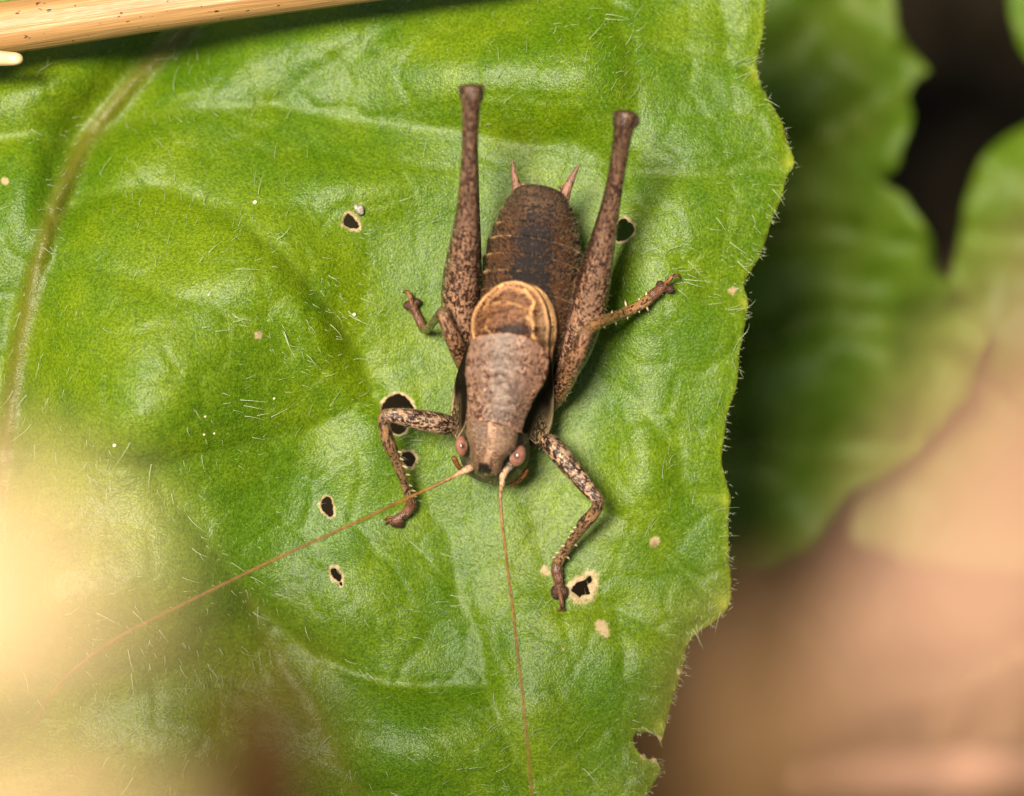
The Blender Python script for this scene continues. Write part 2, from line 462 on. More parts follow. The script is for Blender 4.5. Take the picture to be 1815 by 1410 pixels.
for h, wd in zip(hole_main, RIM_W):
    near = (np.abs(X - h[:, 0].mean()) < 90) & (np.abs(Y - h[:, 1].mean()) < 90)
    d, _ = dist_poly(X[near], Y[near], h, True); scar[near] = np.maximum(scar[near], np.exp(-(d / wd) ** 2 * 0.7))
for sx, sy, r in SCARS:
    if r: scar = np.maximum(scar, np.exp(-(np.hypot(X - sx, Y - sy) / r) ** 4))
spot = np.zeros(len(X)); tip = np.zeros(len(X))
for sx, sy, r in SPOTS: spot = np.maximum(spot, np.exp(-(np.hypot(X - sx, Y - sy) / r) ** 2))
for sx, sy, r in TIPS: tip = np.maximum(tip, np.exp(-(np.hypot(X - sx, Y - sy) / r) ** 2))
de, _ = dist_poly(X, Y, out_main, True)
tip = np.maximum(tip, 0.45 * np.exp(-(de / 5) ** 2))
Z = Z - 0.02 * np.exp(-(de / 18) ** 2)
leaf = mesh_obj('leaf', P(X, Y, Z), F2, M['leaf'], attrs=dict(vein=vein, midrib=mid, scar=scar, spot=spot, tip=tip))
sm = leaf.modifiers.new('thickness', 'SOLIDIFY'); sm.thickness = 0.018; sm.offset = -1
tag(leaf, 'large hairy green leaf with chewed holes carrying the brown cricket', 'leaf')

# hairs on the leaf
def leaf_normal(x, y):
    e = 3.0
    gx = (leaf_h(x + e, y) - leaf_h(x - e, y)) / (2 * e / PXU); gy = (leaf_h(x, y - e) - leaf_h(x, y + e)) / (2 * e / PXU)
    n = np.stack([-gx, -gy, np.ones_like(gx)], -1); return n / np.linalg.norm(n, axis=1)[:, None]
n_try = 7600
hx = rng.uniform(-150, 1405, n_try); hy = rng.uniform(-120, 1560, n_try)
ok = inside(hx, hy, out_main)
for h in hole_main: ok &= ~inside(hx, hy, h)
dens = 0.42 + 1.1 * fbm(hx / 150, hy / 150, 21, 2)
dv = np.full(n_try, 1e9)
for pts, wd, dep in VEINS: dv = np.minimum(dv, dist_poly(hx, hy, pts)[0])
dv = np.minimum(dv, dist_poly(hx, hy, MIDRIB)[0])
dens += 0.55 * np.exp(-(dv / 30) ** 2)
bd, _ = dist_poly(hx, hy, out_main, True); dens += 0.6 * np.exp(-(bd / 60) ** 2)
dens -= 0.3 * np.exp(-((hx - 270) / 170) ** 2 - ((hy - 720) / 170) ** 2)
ok &= rng.uniform(0, 1, n_try) < dens
hx, hy = hx[ok], hy[ok]
# tiny extra fringe along the edge
ei = rng.integers(0, len(out_main), 1500); ep = out_main[ei] + rng.normal(0, 3, (1500, 2))
k = (ep[:, 0] > 1050) & (ep[:, 1] > -60) & (ep[:, 1] < 1450); ep = ep[k]
nb = len(hx); hx = np.concatenate([hx, ep[:, 0]]); hy = np.concatenate([hy, ep[:, 1]])
edge = np.arange(len(hx)) >= nb
nm = leaf_normal(hx, hy)
ang = 0.5 + 2.0 * fbm(hx / 260, hy / 260, 33, 2) * 2 - 0.9 * smooth01((hy - 850) / 300)
dirh = np.stack([np.cos(ang), np.sin(ang), np.zeros_like(ang)], -1)
dirh[edge] = np.stack([np.ones(edge.sum()), rng.normal(-0.1, 0.5, edge.sum()), rng.normal(0.2, 0.4, edge.sum())], -1)
dirs = nm * rng.uniform(0.25, 1.0, len(hx))[:, None] + dirh * rng.uniform(0.5, 1.2, len(hx))[:, None] + rng.normal(0, 0.22, (len(hx), 3))
lens = np.where(edge, rng.uniform(0.010, 0.036, len(hx)), np.where(rng.uniform(0, 1, len(hx)) < 0.16, rng.uniform(0.07, 0.13, len(hx)), rng.uniform(0.02, 0.06, len(hx))))
rad = 0.0007 + lens * 0.010 + rng.uniform(0, 0.0004, len(hx))
Vh, Fh = hair_bag(P(hx, hy, leaf_h(hx, hy) - 0.006), dirs, lens, rad, rng.normal(0, 0.22, (len(hx), 3)))
tag(mesh_obj('leaf_hair', Vh, Fh, M['hair'], leaf), kind='stuff')

# ------------------------------------------------------------------ other leaves, litter and ground
def back_leaf(outline, z, tilt, material, label, cat='leaf', amp=0.25, veins=(), step=26, seed=1, name='leaf', group=None):
    o = refine(outline, 14, 1.0, seed); V, F = sheet(o, [], step, seed=seed)
    x, y = V[:, 0], V[:, 1]
    cx, cy = o.mean(0)
    zz = z + tilt[0] * (x - cx) / PXU + tilt[1] * (cy - y) / PXU + amp * fbm(x / 190, y / 190, seed * 3, 3)
    vn = np.zeros(len(x))
    for pts, wd in veins:
        d, _ = dist_poly(x, y, pts); vn = np.maximum(vn, np.exp(-(d / wd) ** 2)); zz = zz - amp * 0.5 * np.exp(-(d / (wd * 2.5)) ** 1.4)
    ob = mesh_obj(name, P(x, y, zz), F, material, attrs=dict(vein=vn))
    s = ob.modifiers.new('thickness', 'SOLIDIFY'); s.thickness = 0.03; s.offset = -1
    return tag(ob, label, cat, group)

M['leaf_dry'] = mat_leaf('leaf_dry_brown', (0.085, 0.043, 0.012), (0.145, 0.076, 0.026), fine=False, brown=(0.34, 0.22, 0.1), rough=0.6)
M['leaf_dry_pale'] = mat_leaf('leaf_dry_tan', (0.36, 0.2, 0.1), (0.45, 0.28, 0.15), fine=False, brown=(0.5, 0.36, 0.18), rough=0.6)
back_leaf([(1050, -500), (1400, -560), (1700, -620), (1960, -420), (1900, -240), (1720, -110), (1590, -50), (1584, 20), (1592, 55), (1622, 96), (1643, 122), (1618, 142), (1608, 165), (1617, 205),  # unseen upper part widened to keep the ground in the gap shaded
           (1600, 258), (1590, 300), (1562, 322), (1597, 347), (1628, 390), (1655, 436), (1668, 486), (1700, 509), (1704, 548), (1746, 579),
           (1760, 604), (1746, 634), (1738, 700), (1700, 740), (1640, 800), (1560, 850), (1513, 868), (1470, 920), (1440, 970), (1330, 1010), (1150, 1000), (900, 900),
           (820, 500), (900, 0)], -4.3, (0.10, 0.02), M['leaf_back'], 'toothed green leaf lying lower, beyond the cricket leaf edge', amp=0.55,
          veins=[([(1150, -200), (1250, 300), (1300, 780)], 16), ([(1260, 330), (1450, 250), (1600, 150)], 13), ([(1285, 640), (1450, 560), (1740, 600)], 14),
                 ([(1270, 450), (1420, 400), (1650, 450)], 12), ([(1300, 780), (1400, 800), (1640, 790)], 14)], seed=4)
back_leaf([(1815, 225), (1750, 272), (1716, 345), (1702, 430), (1688, 520), (1720, 640), (1900, 760), (2150, 700), (2300, 450), (2150, 220), (1960, 170)],
          -5.0, (0.05, 0.1), M['leaf_back'], 'rounded green leaf past the dark gap beside the toothed leaf', amp=0.5,
          veins=[([(2100, 450), (1900, 440), (1720, 430)], 14)], seed=6)
back_leaf([(1800, -60), (1790, 0), (1800, 50), (1830, 110), (1960, 150), (2100, 40), (2000, -200), (1860, -180)], -4.6, (0, 0.1), M['leaf_back'],
          'small yellowish green leaf tip above the rounded leaf', amp=0.3, seed=8)
back_leaf([(1443, 961), (1500, 905), (1520, 870), (1512, 955), (1585, 981), (1645, 1004), (1760, 1010), (2000, 990), (2300, 760), (2300, 560), (1990, 600), (1800, 640), (1660, 720), (1520, 820)],
          -5.3, (0.0, 0.1), mat_leaf('leaf_back_olive', (0.10, 0.13, 0.02), (0.17, 0.17, 0.05), fine=False, rough=0.55),
          'olive leaf half hidden below the toothed green leaf', amp=0.3, veins=[([(1505, 1090), (1466, 1016), (1443, 961), (1460, 925)], 13)], seed=9)
back_leaf([(900, 900), (1250, 880), (1480, 900), (1640, 985), (1900, 960), (2300, 900), (2500, 1300), (2200, 1800), (1500, 2000), (900, 1900), (700, 1400)],
          -7.4, (0.02, 0.05), M['leaf_dry'], 'large brown dead leaf on the ground below the green leaves', amp=0.7,
          veins=[([(2300, 1100), (1800, 1150), (1300, 1330), (900, 1500)], 22), ([(1800, 1150), (1600, 1000), (1500, 940)], 14), ([(1500, 1250), (1400, 1100), (1300, 1010)], 14),
                 ([(1700, 1200), (1640, 1330), (1660, 1480)], 14)], seed=11)

b = NB('soil'); o_ = b.obj(); nn = b.noise(o_, 1.4, 6, 0.65); n2_ = b.noise(o_, 0.35, 3)
M['soil'] = b.done(b.mix(b.ramp(nn, 0.3, 0.7), (0.008, 0.006, 0.003), (0.024, 0.017, 0.008)), 0.95, 0.1, b.bump(nn, 0.8, 0.4))
gx, gy = np.meshgrid(np.linspace(-1, 1, 121), np.linspace(-1, 1, 121))
gx = np.sign(gx) * np.abs(gx) ** 2.2 * 300; gy = np.sign(gy) * np.abs(gy) ** 2.2 * 300
gz = -12.0 + 0.9 * fbm(gx / 4, gy / 4, 41, 4) + 4 * fbm(gx / 90, gy / 90, 47, 2)
idx = np.arange(121 * 121).reshape(121, 121)
gf = np.stack([idx[:-1, :-1], idx[:-1, 1:], idx[1:, 1:], idx[1:, :-1]], -1).reshape(-1, 4)
tag(mesh_obj('ground', np.stack([gx, gy, gz], -1).reshape(-1, 3), gf, M['soil']), kind='structure')

# ------------------------------------------------------------------ dry stalks
def mat_straw(name, c1, c2, blotch=True):
    b = NB(name); pc = b.attr('pc', True)
    ang = b.scale(pc, (1, 1, 0.03)); st = b.noise(ang, 26, 4, 0.7)
    lon = b.noise(b.scale(pc, (1, 1, 0.25)), 3.0, 3, 0.6)
    col = b.mix(b.ramp(st, 0.3, 0.7), c1, c2)
    if blotch:
        col = b.mix(b.ramp(lon, 0.62, 0.74, 0, 0.8), col, (0.12, 0.045, 0.015))
        dot = b.ramp(b.noise(b.scale(pc, (1, 1, 0.6)), 34, 2, 0.5), 0.66, 0.71)
        col = b.mix(dot, col, (0.05, 0.025, 0.012))
    return b.done(col, 0.45, 0.4, b.bump(st, 0.5, 0.02))
M['straw'] = mat_straw('dry_straw', (0.28, 0.14, 0.046), (0.41, 0.23, 0.086))
M['straw_pale'] = mat_straw('pale_straw', (0.66, 0.42, 0.21), (0.76, 0.53, 0.30), False)
M['straw_tan'] = mat_straw('tan_straw', (0.38, 0.20, 0.125), (0.47, 0.265, 0.165), False)
M['straw_dull'] = mat_straw('dull_brown_straw', (0.135, 0.07, 0.024), (0.185, 0.10, 0.038), False)
M['straw_brown'] = mat_straw('brown_stem', (0.16, 0.066, 0.018), (0.22, 0.10, 0.028), False)

def stalk(ctrl, label, material, ridges=0, n=60, seg=64, flat=1.0, name='dry_stalk', cat='stalk'):
    """ctrl rows: px, py, z, radius in px as seen in the photograph."""
    q = catmull(ctrl, n); path = P(q[:, 0], q[:, 1], q[:, 2]); r = q[:, 3] / PXU * (1 - q[:, 2] / CAM_H)
    prof = (lambda a: 1 + 0.014 * np.cos(a * ridges) + 0.01 * np.cos(a * 5 + 1)) if ridges else None
    V, F, loc = tube(path, r, r * flat, seg, True, prof)
    return tag(mesh_obj(name, V, F, material, attrs=dict(pc=loc)), label, cat)

stalk([(-2600, 900, -11.6, 44), (-1300, 420, -3.0, 45), (-500, 122, -0.05, 45), (0, 50, 0.14, 46), (330, 2, 0.17, 44), (640, -36, 0.2, 40), (1000, -82, 0.2, 36), (1500, -150, 0.0, 30)],
      'sharp ribbed straw-coloured stalk with dark flecks crossing above the leaf', M['straw'], 26, 90)
stalk([(-900, 260, -6.0, 16), (-300, 140, -0.6, 17), (-60, 106, 0.2, 15), (22, 104, 0.28, 12), (32, 104, 0.28, 8)], 'short pale broken straw end just under the ribbed stalk', M['straw_pale'], 0, 40, 24)
# near the lens, far out of focus
stalk([(-3200, 2400, -11.6, 110), (-1500, 1500, 4.0, 130), (-600, 1150, 9.4, 190), (-220, 1080, 11.1, 200), (-20, 1050, 11.5, 195), (90, 1050, 11.6, 140)],
      'very blurred bright cream straw close to the lens', M['straw_pale'], 0, 50, 40)
stalk([(-2600, 2700, -11.6, 60), (-900, 1750, 3.0, 70), (-250, 1530, 9.4, 75), (60, 1470, 10.4, 75), (260, 1465, 10.6, 50)],
      'blurred pale straw running along below the cream straw', M['straw_pale'], 0, 40, 32)
stalk([(300, 3600, -11.6, 90), (380, 2200, 4.0, 95), (450, 1640, 8.0, 115), (470, 1430, 9.4, 118), (462, 1270, 10.1, 105), (455, 1160, 10.3, 66)],
      'blurred reddish brown stem tip rising close to the lens', M['straw_brown'], 0, 40, 32)
stalk([(3600, -900, -11.6, 80), (2700, 200, 5.0, 95), (2140, 330, 9.4, 130), (1945, 620, 10.8, 160), (1800, 900, 11.3, 160), (1690, 1130, 11.4, 120), (1620, 1270, 11.4, 70)],
      'very blurred tan stalk tip reaching over the green and brown leaves', M['straw_tan'], 0, 50, 40)
stalk([(3800, 1700, -11.6, 40), (2600, 1480, 0.0, 40), (1900, 1372, 4.2, 42), (1640, 1374, 4.9, 40), (1440, 1384, 5.2, 30)],
      'blurred horizontal tan straw over the brown dead leaf', M['straw_tan'], 0, 40, 32)
stalk([(1500, 3600, -11.6, 70), (1400, 2200, 4.0, 80), (1400, 1640, 8.8, 130), (1360, 1470, 10.2, 155), (1370, 1290, 10.7, 135), (1385, 1150, 10.8, 80)],
      'blurred dull brown stalk end low beside the bitten leaf edge', M['straw_dull'], 0, 40, 32)

# ------------------------------------------------------------------ the cricket
cricket = bpy.data.objects.new('bush_cricket', None); C.objects.link(cricket)
cricket.empty_display_size = 0.3
cricket.location = Vector(P(925, 600, 0.0).tolist())
tag(cricket, 'mottled brown bush cricket with short amber wings standing on the leaf', 'cricket')
ORG = np.array(cricket.location)
FWD = np.array([-0.173, 0.985]); LAT = np.array([0.985, 0.173])      # in picture pixels: towards the head, towards its left

body = Bag()
def stand(x, y, z):
    """Like P, with the lowest parts carried up or down by the leaf they stand on."""
    x = np.atleast_1d(np.asarray(x, float)); y = np.atleast_1d(np.asarray(y, float)); z = np.asarray(z, float) * np.ones(len(x))
    return P(x, y, z + leaf_h(x, y) * smooth01((0.42 - z) / 0.36))
def pscale(loc, k=0.45): return loc * np.array([1, 1, k])

def limb(ctrl, tint, dark, spk, n=None, seg=20, flat=1.0, k=0.45, off=0.0, region=0.0, tint2=None, grad=None, capk=1.0, band=0):
    c = np.asarray(ctrl, float); n = n or max(8, 5 * len(c))
    q = catmull(c, n); r = q[:, 3] / PXU * (1 - q[:, 2] / CAM_H)
    V, F, loc = tube(stand(q[:, 0], q[:, 1], q[:, 2]), r, r * flat, seg, capk=capk)
    pc = pscale(loc, k) + off
    t = loc[:, 2] / loc[:, 2].max()
    tn = np.tile(tint, (len(V), 1)).astype(float)
    if tint2 is not None: tn += (np.array(tint2) - np.array(tint)) * smooth01(t)[:, None]
    sp = np.full(len(V), float(spk)) if grad is None else spk + (grad - spk) * t
    if band:
        cs = loc[:, 0] / (np.hypot(loc[:, 0], loc[:, 1] / flat) + 1e-9) * band
        e_ = smooth01((cs - 0.62) / 0.2); tn = tn * (1 - 0.6 * e_[:, None]); sp = sp + 0.25 * e_
        e_ = smooth01((-cs - 0.8) / 0.15); tn = tn * (1 - e_[:, None]) + np.array([.30, .235, .12]) * e_[:, None]; sp = sp + 0.12 * e_
    body.add(V, F, tint=tn, dark=np.array(dark), spk=sp, pc=pc, region=region, dull=-0.16)
    return q

def blob(x, y, z, rx, ry, rz, tint, dark, spk, turn=0.0, off=0.0, foot=False):
    u = np.linspace(0, math.pi, 14); v = np.linspace(0, 2 * math.pi, 20, endpoint=False)
    k = (1 - z / CAM_H) / PXU
    pts = np.array([(rx * k * math.sin(a) * math.cos(b), ry * k * math.sin(a) * math.sin(b), rz * k * math.cos(a)) for a in u[1:-1] for b in v] + [(0, 0, rz * k), (0, 0, -rz * k)])
    c, s = math.cos(turn), math.sin(turn)
    pts = np.stack([pts[:, 0] * c - pts[:, 1] * s, pts[:, 0] * s + pts[:, 1] * c, pts[:, 2]], -1)
    F = []; R = 12
    for i in range(R - 1):
        for j in range(20):
            q = (j + 1) % 20; F.append((i * 20 + j, (i + 1) * 20 + j, (i + 1) * 20 + q, i * 20 + q))
    for j in range(20):
        q = (j + 1) % 20; F.append((R * 20, j, q)); F.append((R * 20 + 1, (R - 1) * 20 + q, (R - 1) * 20 + j))
    V = (stand(x, y, z)[0] if z < 0.1 and foot else P(x, y, z)) + pts
    return V, F, pts

def loft(sec, n, seg=56, lean=0.0, e=1.0, flat_top=1.0):
    """Body rings: centre px, half width px, centre height, half height."""
    q = catmull(sec, n); a = np.linspace(0, 2 * math.pi, seg, endpoint=False)
    ca = np.sign(np.cos(a)) * np.abs(np.cos(a)) ** e; sa = np.sign(np.sin(a)) * np.abs(np.sin(a)) ** e
    hw = np.maximum(q[:, 2], 0.5); hh = np.maximum(q[:, 4], 0.005)
    l = hw[:, None] * ca; zz = q[:, 3][:, None] + hh[:, None] * sa
    sh = -lean * np.maximum(sa, 0)[None] * (hw[:, None] / 80)
    x = q[:, 0][:, None] + LAT[0] * l + FWD[0] * sh; y = q[:, 1][:, None] + LAT[1] * l + FWD[1] * sh
    F = []
    for i in range(n - 1):
        for j in range(seg):
            k = (j + 1) % seg; F.append((i * seg + j, i * seg + k, (i + 1) * seg + k, (i + 1) * seg + j))
    F.append(tuple(range(seg))[::-1]); F.append(tuple((n - 1) * seg + j for j in range(seg)))
    return x, y, zz, F, q, a, hw, hh

DK = (0.020, 0.012, 0.009)
# abdomen and thorax with overlapping back plates
SEC = [(959.5, 331, 12, .41, .03), (959, 334, 30, .41, .09), (958, 341, 44, .41, .14), (957, 355, 54, .40, .175), (954, 385, 67, .39, .215), (949, 430, 80, .38, .25),
       (943, 480, 88, .37, .265), (937, 530, 90, .36, .265), (925, 590, 80, .36, .26), (908, 650, 54, .36, .24), (892, 700, 40, .37, .22), (880, 745, 38, .39, .20), (876, 772, 38, .4, .18)]
EDG = np.array([320, 360, 384, 410, 438, 469, 500, 532, 566, 900.])
x, y, zz, F, q, a, hw, hh = loft(SEC, 230, 72, lean=17)
i = np.clip(np.searchsorted(EDG, q[:, 1]) - 1, 0, len(EDG) - 2)
ph = (q[:, 1] - EDG[i]) / (EDG[i + 1] - EDG[i]); wdt = EDG[i + 1] - EDG[i]
st = np.where((q[:, 1] > 340) & (q[:, 1] < 566), 0.040 * (1 - ph) - 0.018, 0)
st += np.where((q[:, 1] > 340) & (q[:, 1] < 566), 0.012 * np.exp(-(ph / 0.12) ** 2), 0)
x = q[:, 0][:, None] + (x - q[:, 0][:, None]) * (1 + st[:, None] * 1.6); zz = q[:, 3][:, None] + (zz - q[:, 3][:, None]) * (1 + st[:, None] * 1.6)
V = P(x, y, zz).reshape(-1, 3)
up = np.sin(a)[None] * np.ones_like(x)
pal = (np.exp(-(ph / 0.07) ** 2) * ((q[:, 1] > 365) & (q[:, 1] < 560)))[:, None] * smooth01((up - 0.05) / 0.3)
pal *= np.clip(0.15 + 1.5 * (fbm(x / 14, y / 9, 61, 2) + 0.25), 0, 1) * smooth01((q[:, 1][:, None] - 360) / 70)
spotl = np.exp(-((up - 0.42) / 0.12) ** 2) * np.exp(-((ph - 0.06) / 0.1) ** 2)[:, None] * ((q[:, 1] > 395) & (q[:, 1] < 520))[:, None]
pal = np.maximum(pal * 0.6, spotl)
tail = smooth01((430 - q[:, 1]) / 70)[:, None] * np.ones_like(x)
tint = np.array([.078, .034, .014])[None, None] * (1 - tail[..., None]) + np.array([.066, .038, .022])[None, None] * tail[..., None]
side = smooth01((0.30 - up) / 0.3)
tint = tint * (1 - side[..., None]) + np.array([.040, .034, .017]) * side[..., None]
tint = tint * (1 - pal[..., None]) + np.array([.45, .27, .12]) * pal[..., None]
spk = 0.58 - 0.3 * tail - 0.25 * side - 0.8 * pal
midb = np.exp(-((np.cos(a)[None] * hw[:, None]) / 30) ** 2) * (up > 0) * (1 - tail)
spk = spk + 0.30 * midb - 0.18 * smooth01((np.abs(np.cos(a))[None] * np.ones_like(x) - 0.35) / 0.2) * (1 - tail) * (1 - side)
pcv = np.stack([x / PXU, y / PXU, zz], -1)
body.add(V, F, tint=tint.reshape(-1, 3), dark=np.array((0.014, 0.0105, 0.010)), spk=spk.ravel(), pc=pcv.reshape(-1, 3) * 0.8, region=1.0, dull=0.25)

# head: rounded cranium with cheeks, and the raised crown plate
x, y, zz, F, q, a, hw, hh = loft([(882, 738, 50, .35, .20), (880, 760, 58, .34, .21), (877, 790, 63, .31, .225), (874, 812, 62, .29, .225), (871, 834, 52, .27, .20), (868, 849, 36, .25, .15), (867, 857, 13, .24, .06)], 60, 48)
up = np.sin(a)[None] * np.ones_like(x)
body.add(P(x, y, zz).reshape(-1, 3), F, tint=np.array([.10, .085, .04]), dark=np.array(DK), spk=0.42, pc=np.stack([x / PXU, y / PXU, zz], -1).reshape(-1, 3), region=0.0)
x, y, zz, F, q, a, hw, hh = loft([(874, 736, 42, .54, .12), (873, 750, 46, .545, .13), (872, 768, 46.5, .55, .135), (871, 785, 43.5, .55, .13), (868, 799, 35, .545, .125), (864, 811, 29.5, .535, .115), (862, 825, 27, .515, .10), (861, 837, 21, .49, .08), (861, 843, 10, .475, .03)], 80, 56, e=0.5)
l = np.cos(a)[None] * hw[:, None]; up = np.sin(a)[None] * np.ones_like(x)
tint = np.tile(np.array([.225, .135, .08]), x.shape + (1,))
stripe = np.exp(-((x - (868 + (y - 790) * -0.14)) / 2.6) ** 2) * (up > 0)
tint = tint + stripe[..., None] * np.array([.12, .07, .045]); spk = 0.45 - 0.35 * stripe
edge_ = np.exp(-((np.abs(np.cos(a))[None] - 0.93) / 0.08) ** 2) * (up > -0.1); spk = spk - 0.3 * edge_; tint = tint * (1 - 0.25 * (up > 0)[..., None] * np.exp(-((np.abs(l) - 22) / 9) ** 2)[..., None]) + edge_[..., None] * np.array([.03, .03, 0.0])
for mx, my in ((853, 830), (865, 831)): spk = spk + 1.6 * np.exp(-(((x - mx) / 5.0) ** 4 + ((y - my) / 8) ** 4)) * (up > -0.2)
gr = np.exp(-((np.abs(l - 4) - 13) / 9) ** 2 - ((y - 762) / 18) ** 2); tint = tint * (1 - 0.25 * gr[..., None])
body.add(P(x, y, zz).reshape(-1, 3), F, tint=tint.reshape(-1, 3), dark=np.where((spk > 1.0)[..., None], np.array((.012, .008, .006)), np.array((.065, .03, .016))).reshape(-1, 3), spk=spk.ravel(), pc=np.stack([x / PXU, y / PXU, zz], -1).reshape(-1, 3) * 1.25 + 3, region=0.0)

# legs (each row: px, py, height, half width px)
FEM = dict(tint=(.30, .165, .10), dark=(.028, .011, .006)); FOR = dict(tint=(.38, .245, .15), dark=(.022, .009, .006)); MIDL = dict(tint=(.30, .155, .075), dark=(.035, .013, .007))
TAR = dict(tint=(.13, .052, .025), dark=(.03, .012, .008))
limb([(840, 655, .30, 15), (832, 628, .33, 23), (820, 585, .38, 30), (815, 545, .43, 33), (816, 505, .49, 33.5), (820, 460, .57, 30), (825, 415, .65, 25), (829, 365, .73, 20), (831, 315, .81, 16.5), (832.5, 260, .88, 14.8), (834, 205, .94, 16), (835.5, 172, .97, 19), (836, 153, .98, 19.5)],
     spk=0.46, flat=1.15, seg=28, n=90, k=0.5, tint2=(.145, .078, .040), grad=0.56, capk=0.25, band=1, **FEM)
limb([(986, 696, .27, 13), (999, 667, .31, 21), (1018, 622, .37, 29), (1033, 575, .42, 32.5), (1046, 528, .48, 32), (1057, 478, .56, 28.5), (1070, 420, .65, 22.5), (1084, 355, .75, 17), (1094, 300, .83, 15.5), (1102, 248, .90, 16.5), (1107, 217, .94, 19), (1109, 199, .95, 19.5)],
     spk=0.46, flat=1.15, seg=28, n=90, k=0.5, tint2=(.145, .078, .040), grad=0.56, off=5, capk=0.25, band=-1, **FEM)
for (x0, y0, z0), sgn in (((818.5, 166, .96), -1), ((853.5, 166, .96), 1), ((1090, 214, .94), -1), ((1127.5, 214, .94), 1)):   # knee lobes
    V, F, pts = blob(x0, y0, z0, 4.5, 13, 13, None, None, None); body.add(V, F, tint=np.array((.06, .042, .018)), dark=np.array(DK), spk=0.6, pc=pts + x0, region=0.0)
for c in ([(836, 168, .93, 8), (839, 260, .70, 8.5), (842, 350, .47, 8), (845, 430, .27, 8), (846, 490, .13, 8.5), (845, 515, .06, 9), (842, 545, .05, 9), (840, 570, .05, 8)],
          [(1108, 215, .90, 8), (1099, 300, .68, 8.5), (1087, 390, .43, 8), (1074, 470, .21, 8), (1066, 510, .10, 8.5), (1060, 535, .05, 9), (1052, 570, .05, 8)]):
    limb(c, spk=0.5, n=50, tint=(.14, .08, .035), dark=DK)
# coxae under the body carry the hind legs
limb([(905, 640, .26, 24), (870, 650, .24, 20), (842, 652, .28, 16)], spk=0.6, tint=(.07, .04, .02), dark=DK)
limb([(925, 665, .26, 24), (955, 690, .20, 18), (984, 698, .27, 13)], spk=0.6, tint=(.07, .04, .02), dark=DK)
# middle legs
limb([(885, 705, .20, 13), (855, 690, .20, 13), (834, 664, .27, 15), (818, 633, .42, 16), (803, 600, .55, 15), (791, 572, .59, 12.5), (785, 555, .60, 12.5)], spk=0.55, **MIDL)
limb([(784, 552, .60, 10), (777, 560, .50, 8.5), (766, 573, .28, 7.5), (757, 583, .15, 7.5), (752, 584, .09, 8)], spk=0.4, tint=(.16, .14, .04), dark=DK)
limb([(751, 583, .08, 8), (745, 571, .06, 8), (738, 557, .055, 7.5), (732, 546, .055, 8.5)], spk=0.3, **TAR)
limb([(920, 745, .18, 14), (960, 730, .17, 13), (984, 706, .23, 15.5), (1003, 672, .40, 17.5), (1019, 636, .54, 15.5), (1032, 606, .60, 13), (1037, 590, .62, 12)], spk=0.55, off=7, **MIDL)
limb([(1038, 588, .62, 10.5), (1052, 577, .58, 10.5), (1082, 564, .43, 9.8), (1110, 552, .25, 9.3), (1135, 540, .15, 9.3), (1148, 531, .10, 10.5)], spk=0.42, tint=(.30, .15, .055), dark=DK, k=0.6)
limb([(1150, 529, .095, 9), (1160, 520, .075, 10), (1168, 514, .07, 9), (1174, 509, .07, 8)], spk=0.3, **TAR)
# fore legs
limb([(855, 772, .18, 16), (826, 766, .17, 16), (803, 757, .25, 18), (778, 750, .37, 19.5), (740, 743, .42, 18.5), (706, 737, .45, 14.5), (688, 735, .455, 12)], spk=0.56, seg=24, n=60, **FOR)
limb([(684, 735, .455, 11.5), (680, 745, .45, 11), (684, 766, .42, 11.5), (691, 790, .37, 12.5), (699, 808, .31, 10), (708, 832, .25, 8.6), (718, 858, .17, 8), (725, 878, .11, 9)], spk=0.48, n=60, tint=(.25, .135, .06), dark=DK)
limb([(727, 884, .10, 8.5), (728, 895, .085, 9.5), (721, 907, .07, 9), (713, 913, .065, 7.5), (706, 919, .06, 9), (699, 923, .055, 9)], spk=0.3, **TAR)
limb([(905, 775, .17, 16), (945, 778, .19, 15), (966, 781, .27, 14.5)], spk=0.6, tint=(.09, .05, .03), dark=DK)
limb([(972, 783, .30, 16), (985, 795, .35, 18.5), (1005, 820, .385, 18), (1030, 850, .415, 15.5), (1048, 872, .43, 13.2), (1057, 882, .435, 12.2)], spk=0.56, seg=24, n=60, off=11, **FOR)
limb([(1060, 884, .43, 11), (1059, 897, .41, 10.5), (1050, 912, .37, 11.5), (1037, 926, .33, 12.3), (1026, 941, .28, 9.8), (1011, 962, .20, 9), (998, 982, .13, 9), (990, 994, .10, 10)], spk=0.48, n=60, tint=(.25, .135, .06), dark=DK)
limb([(987, 999, .09, 9.5), (987, 1012, .085, 10.5), (989, 1026, .075, 9), (991, 1036, .07, 7.5)], spk=0.3, **TAR)
# foot pads
for x0, y0, z0, rx, ry, tr in ((724, 541, .05, 10, 9, 0), (739, 535, .05, 8, 7, 0), (1170, 505, .06, 8, 9, 0), (1187, 512, .05, 9, 8, 0), (984, 1050, .045, 8, 13, .15), (999, 1050, .045, 8, 13, -.15), (700, 926, .045, 10, 9, 0), (708, 928, .045, 8, 8, 0)):
    V, F, pts = blob(x0, y0, z0, rx, ry, 9, None, None, None, tr, foot=True); body.add(V, F, tint=np.array((.055, .022, .014)), dark=np.array(DK), spk=0.3, pc=pts + x0, region=0.0)
# links from the last foot joint to its pads
for c in ([(732, 547, .055, 7), (731, 538, .055, 7)], [(1174, 509, .07, 7), (1180, 507, .06, 6)], [(991, 1034, .07, 7), (991, 1046, .06, 6)], [(703, 921, .055, 7), (699, 924, .05, 6)]):
    limb(c, spk=0.3, n=6, **TAR)

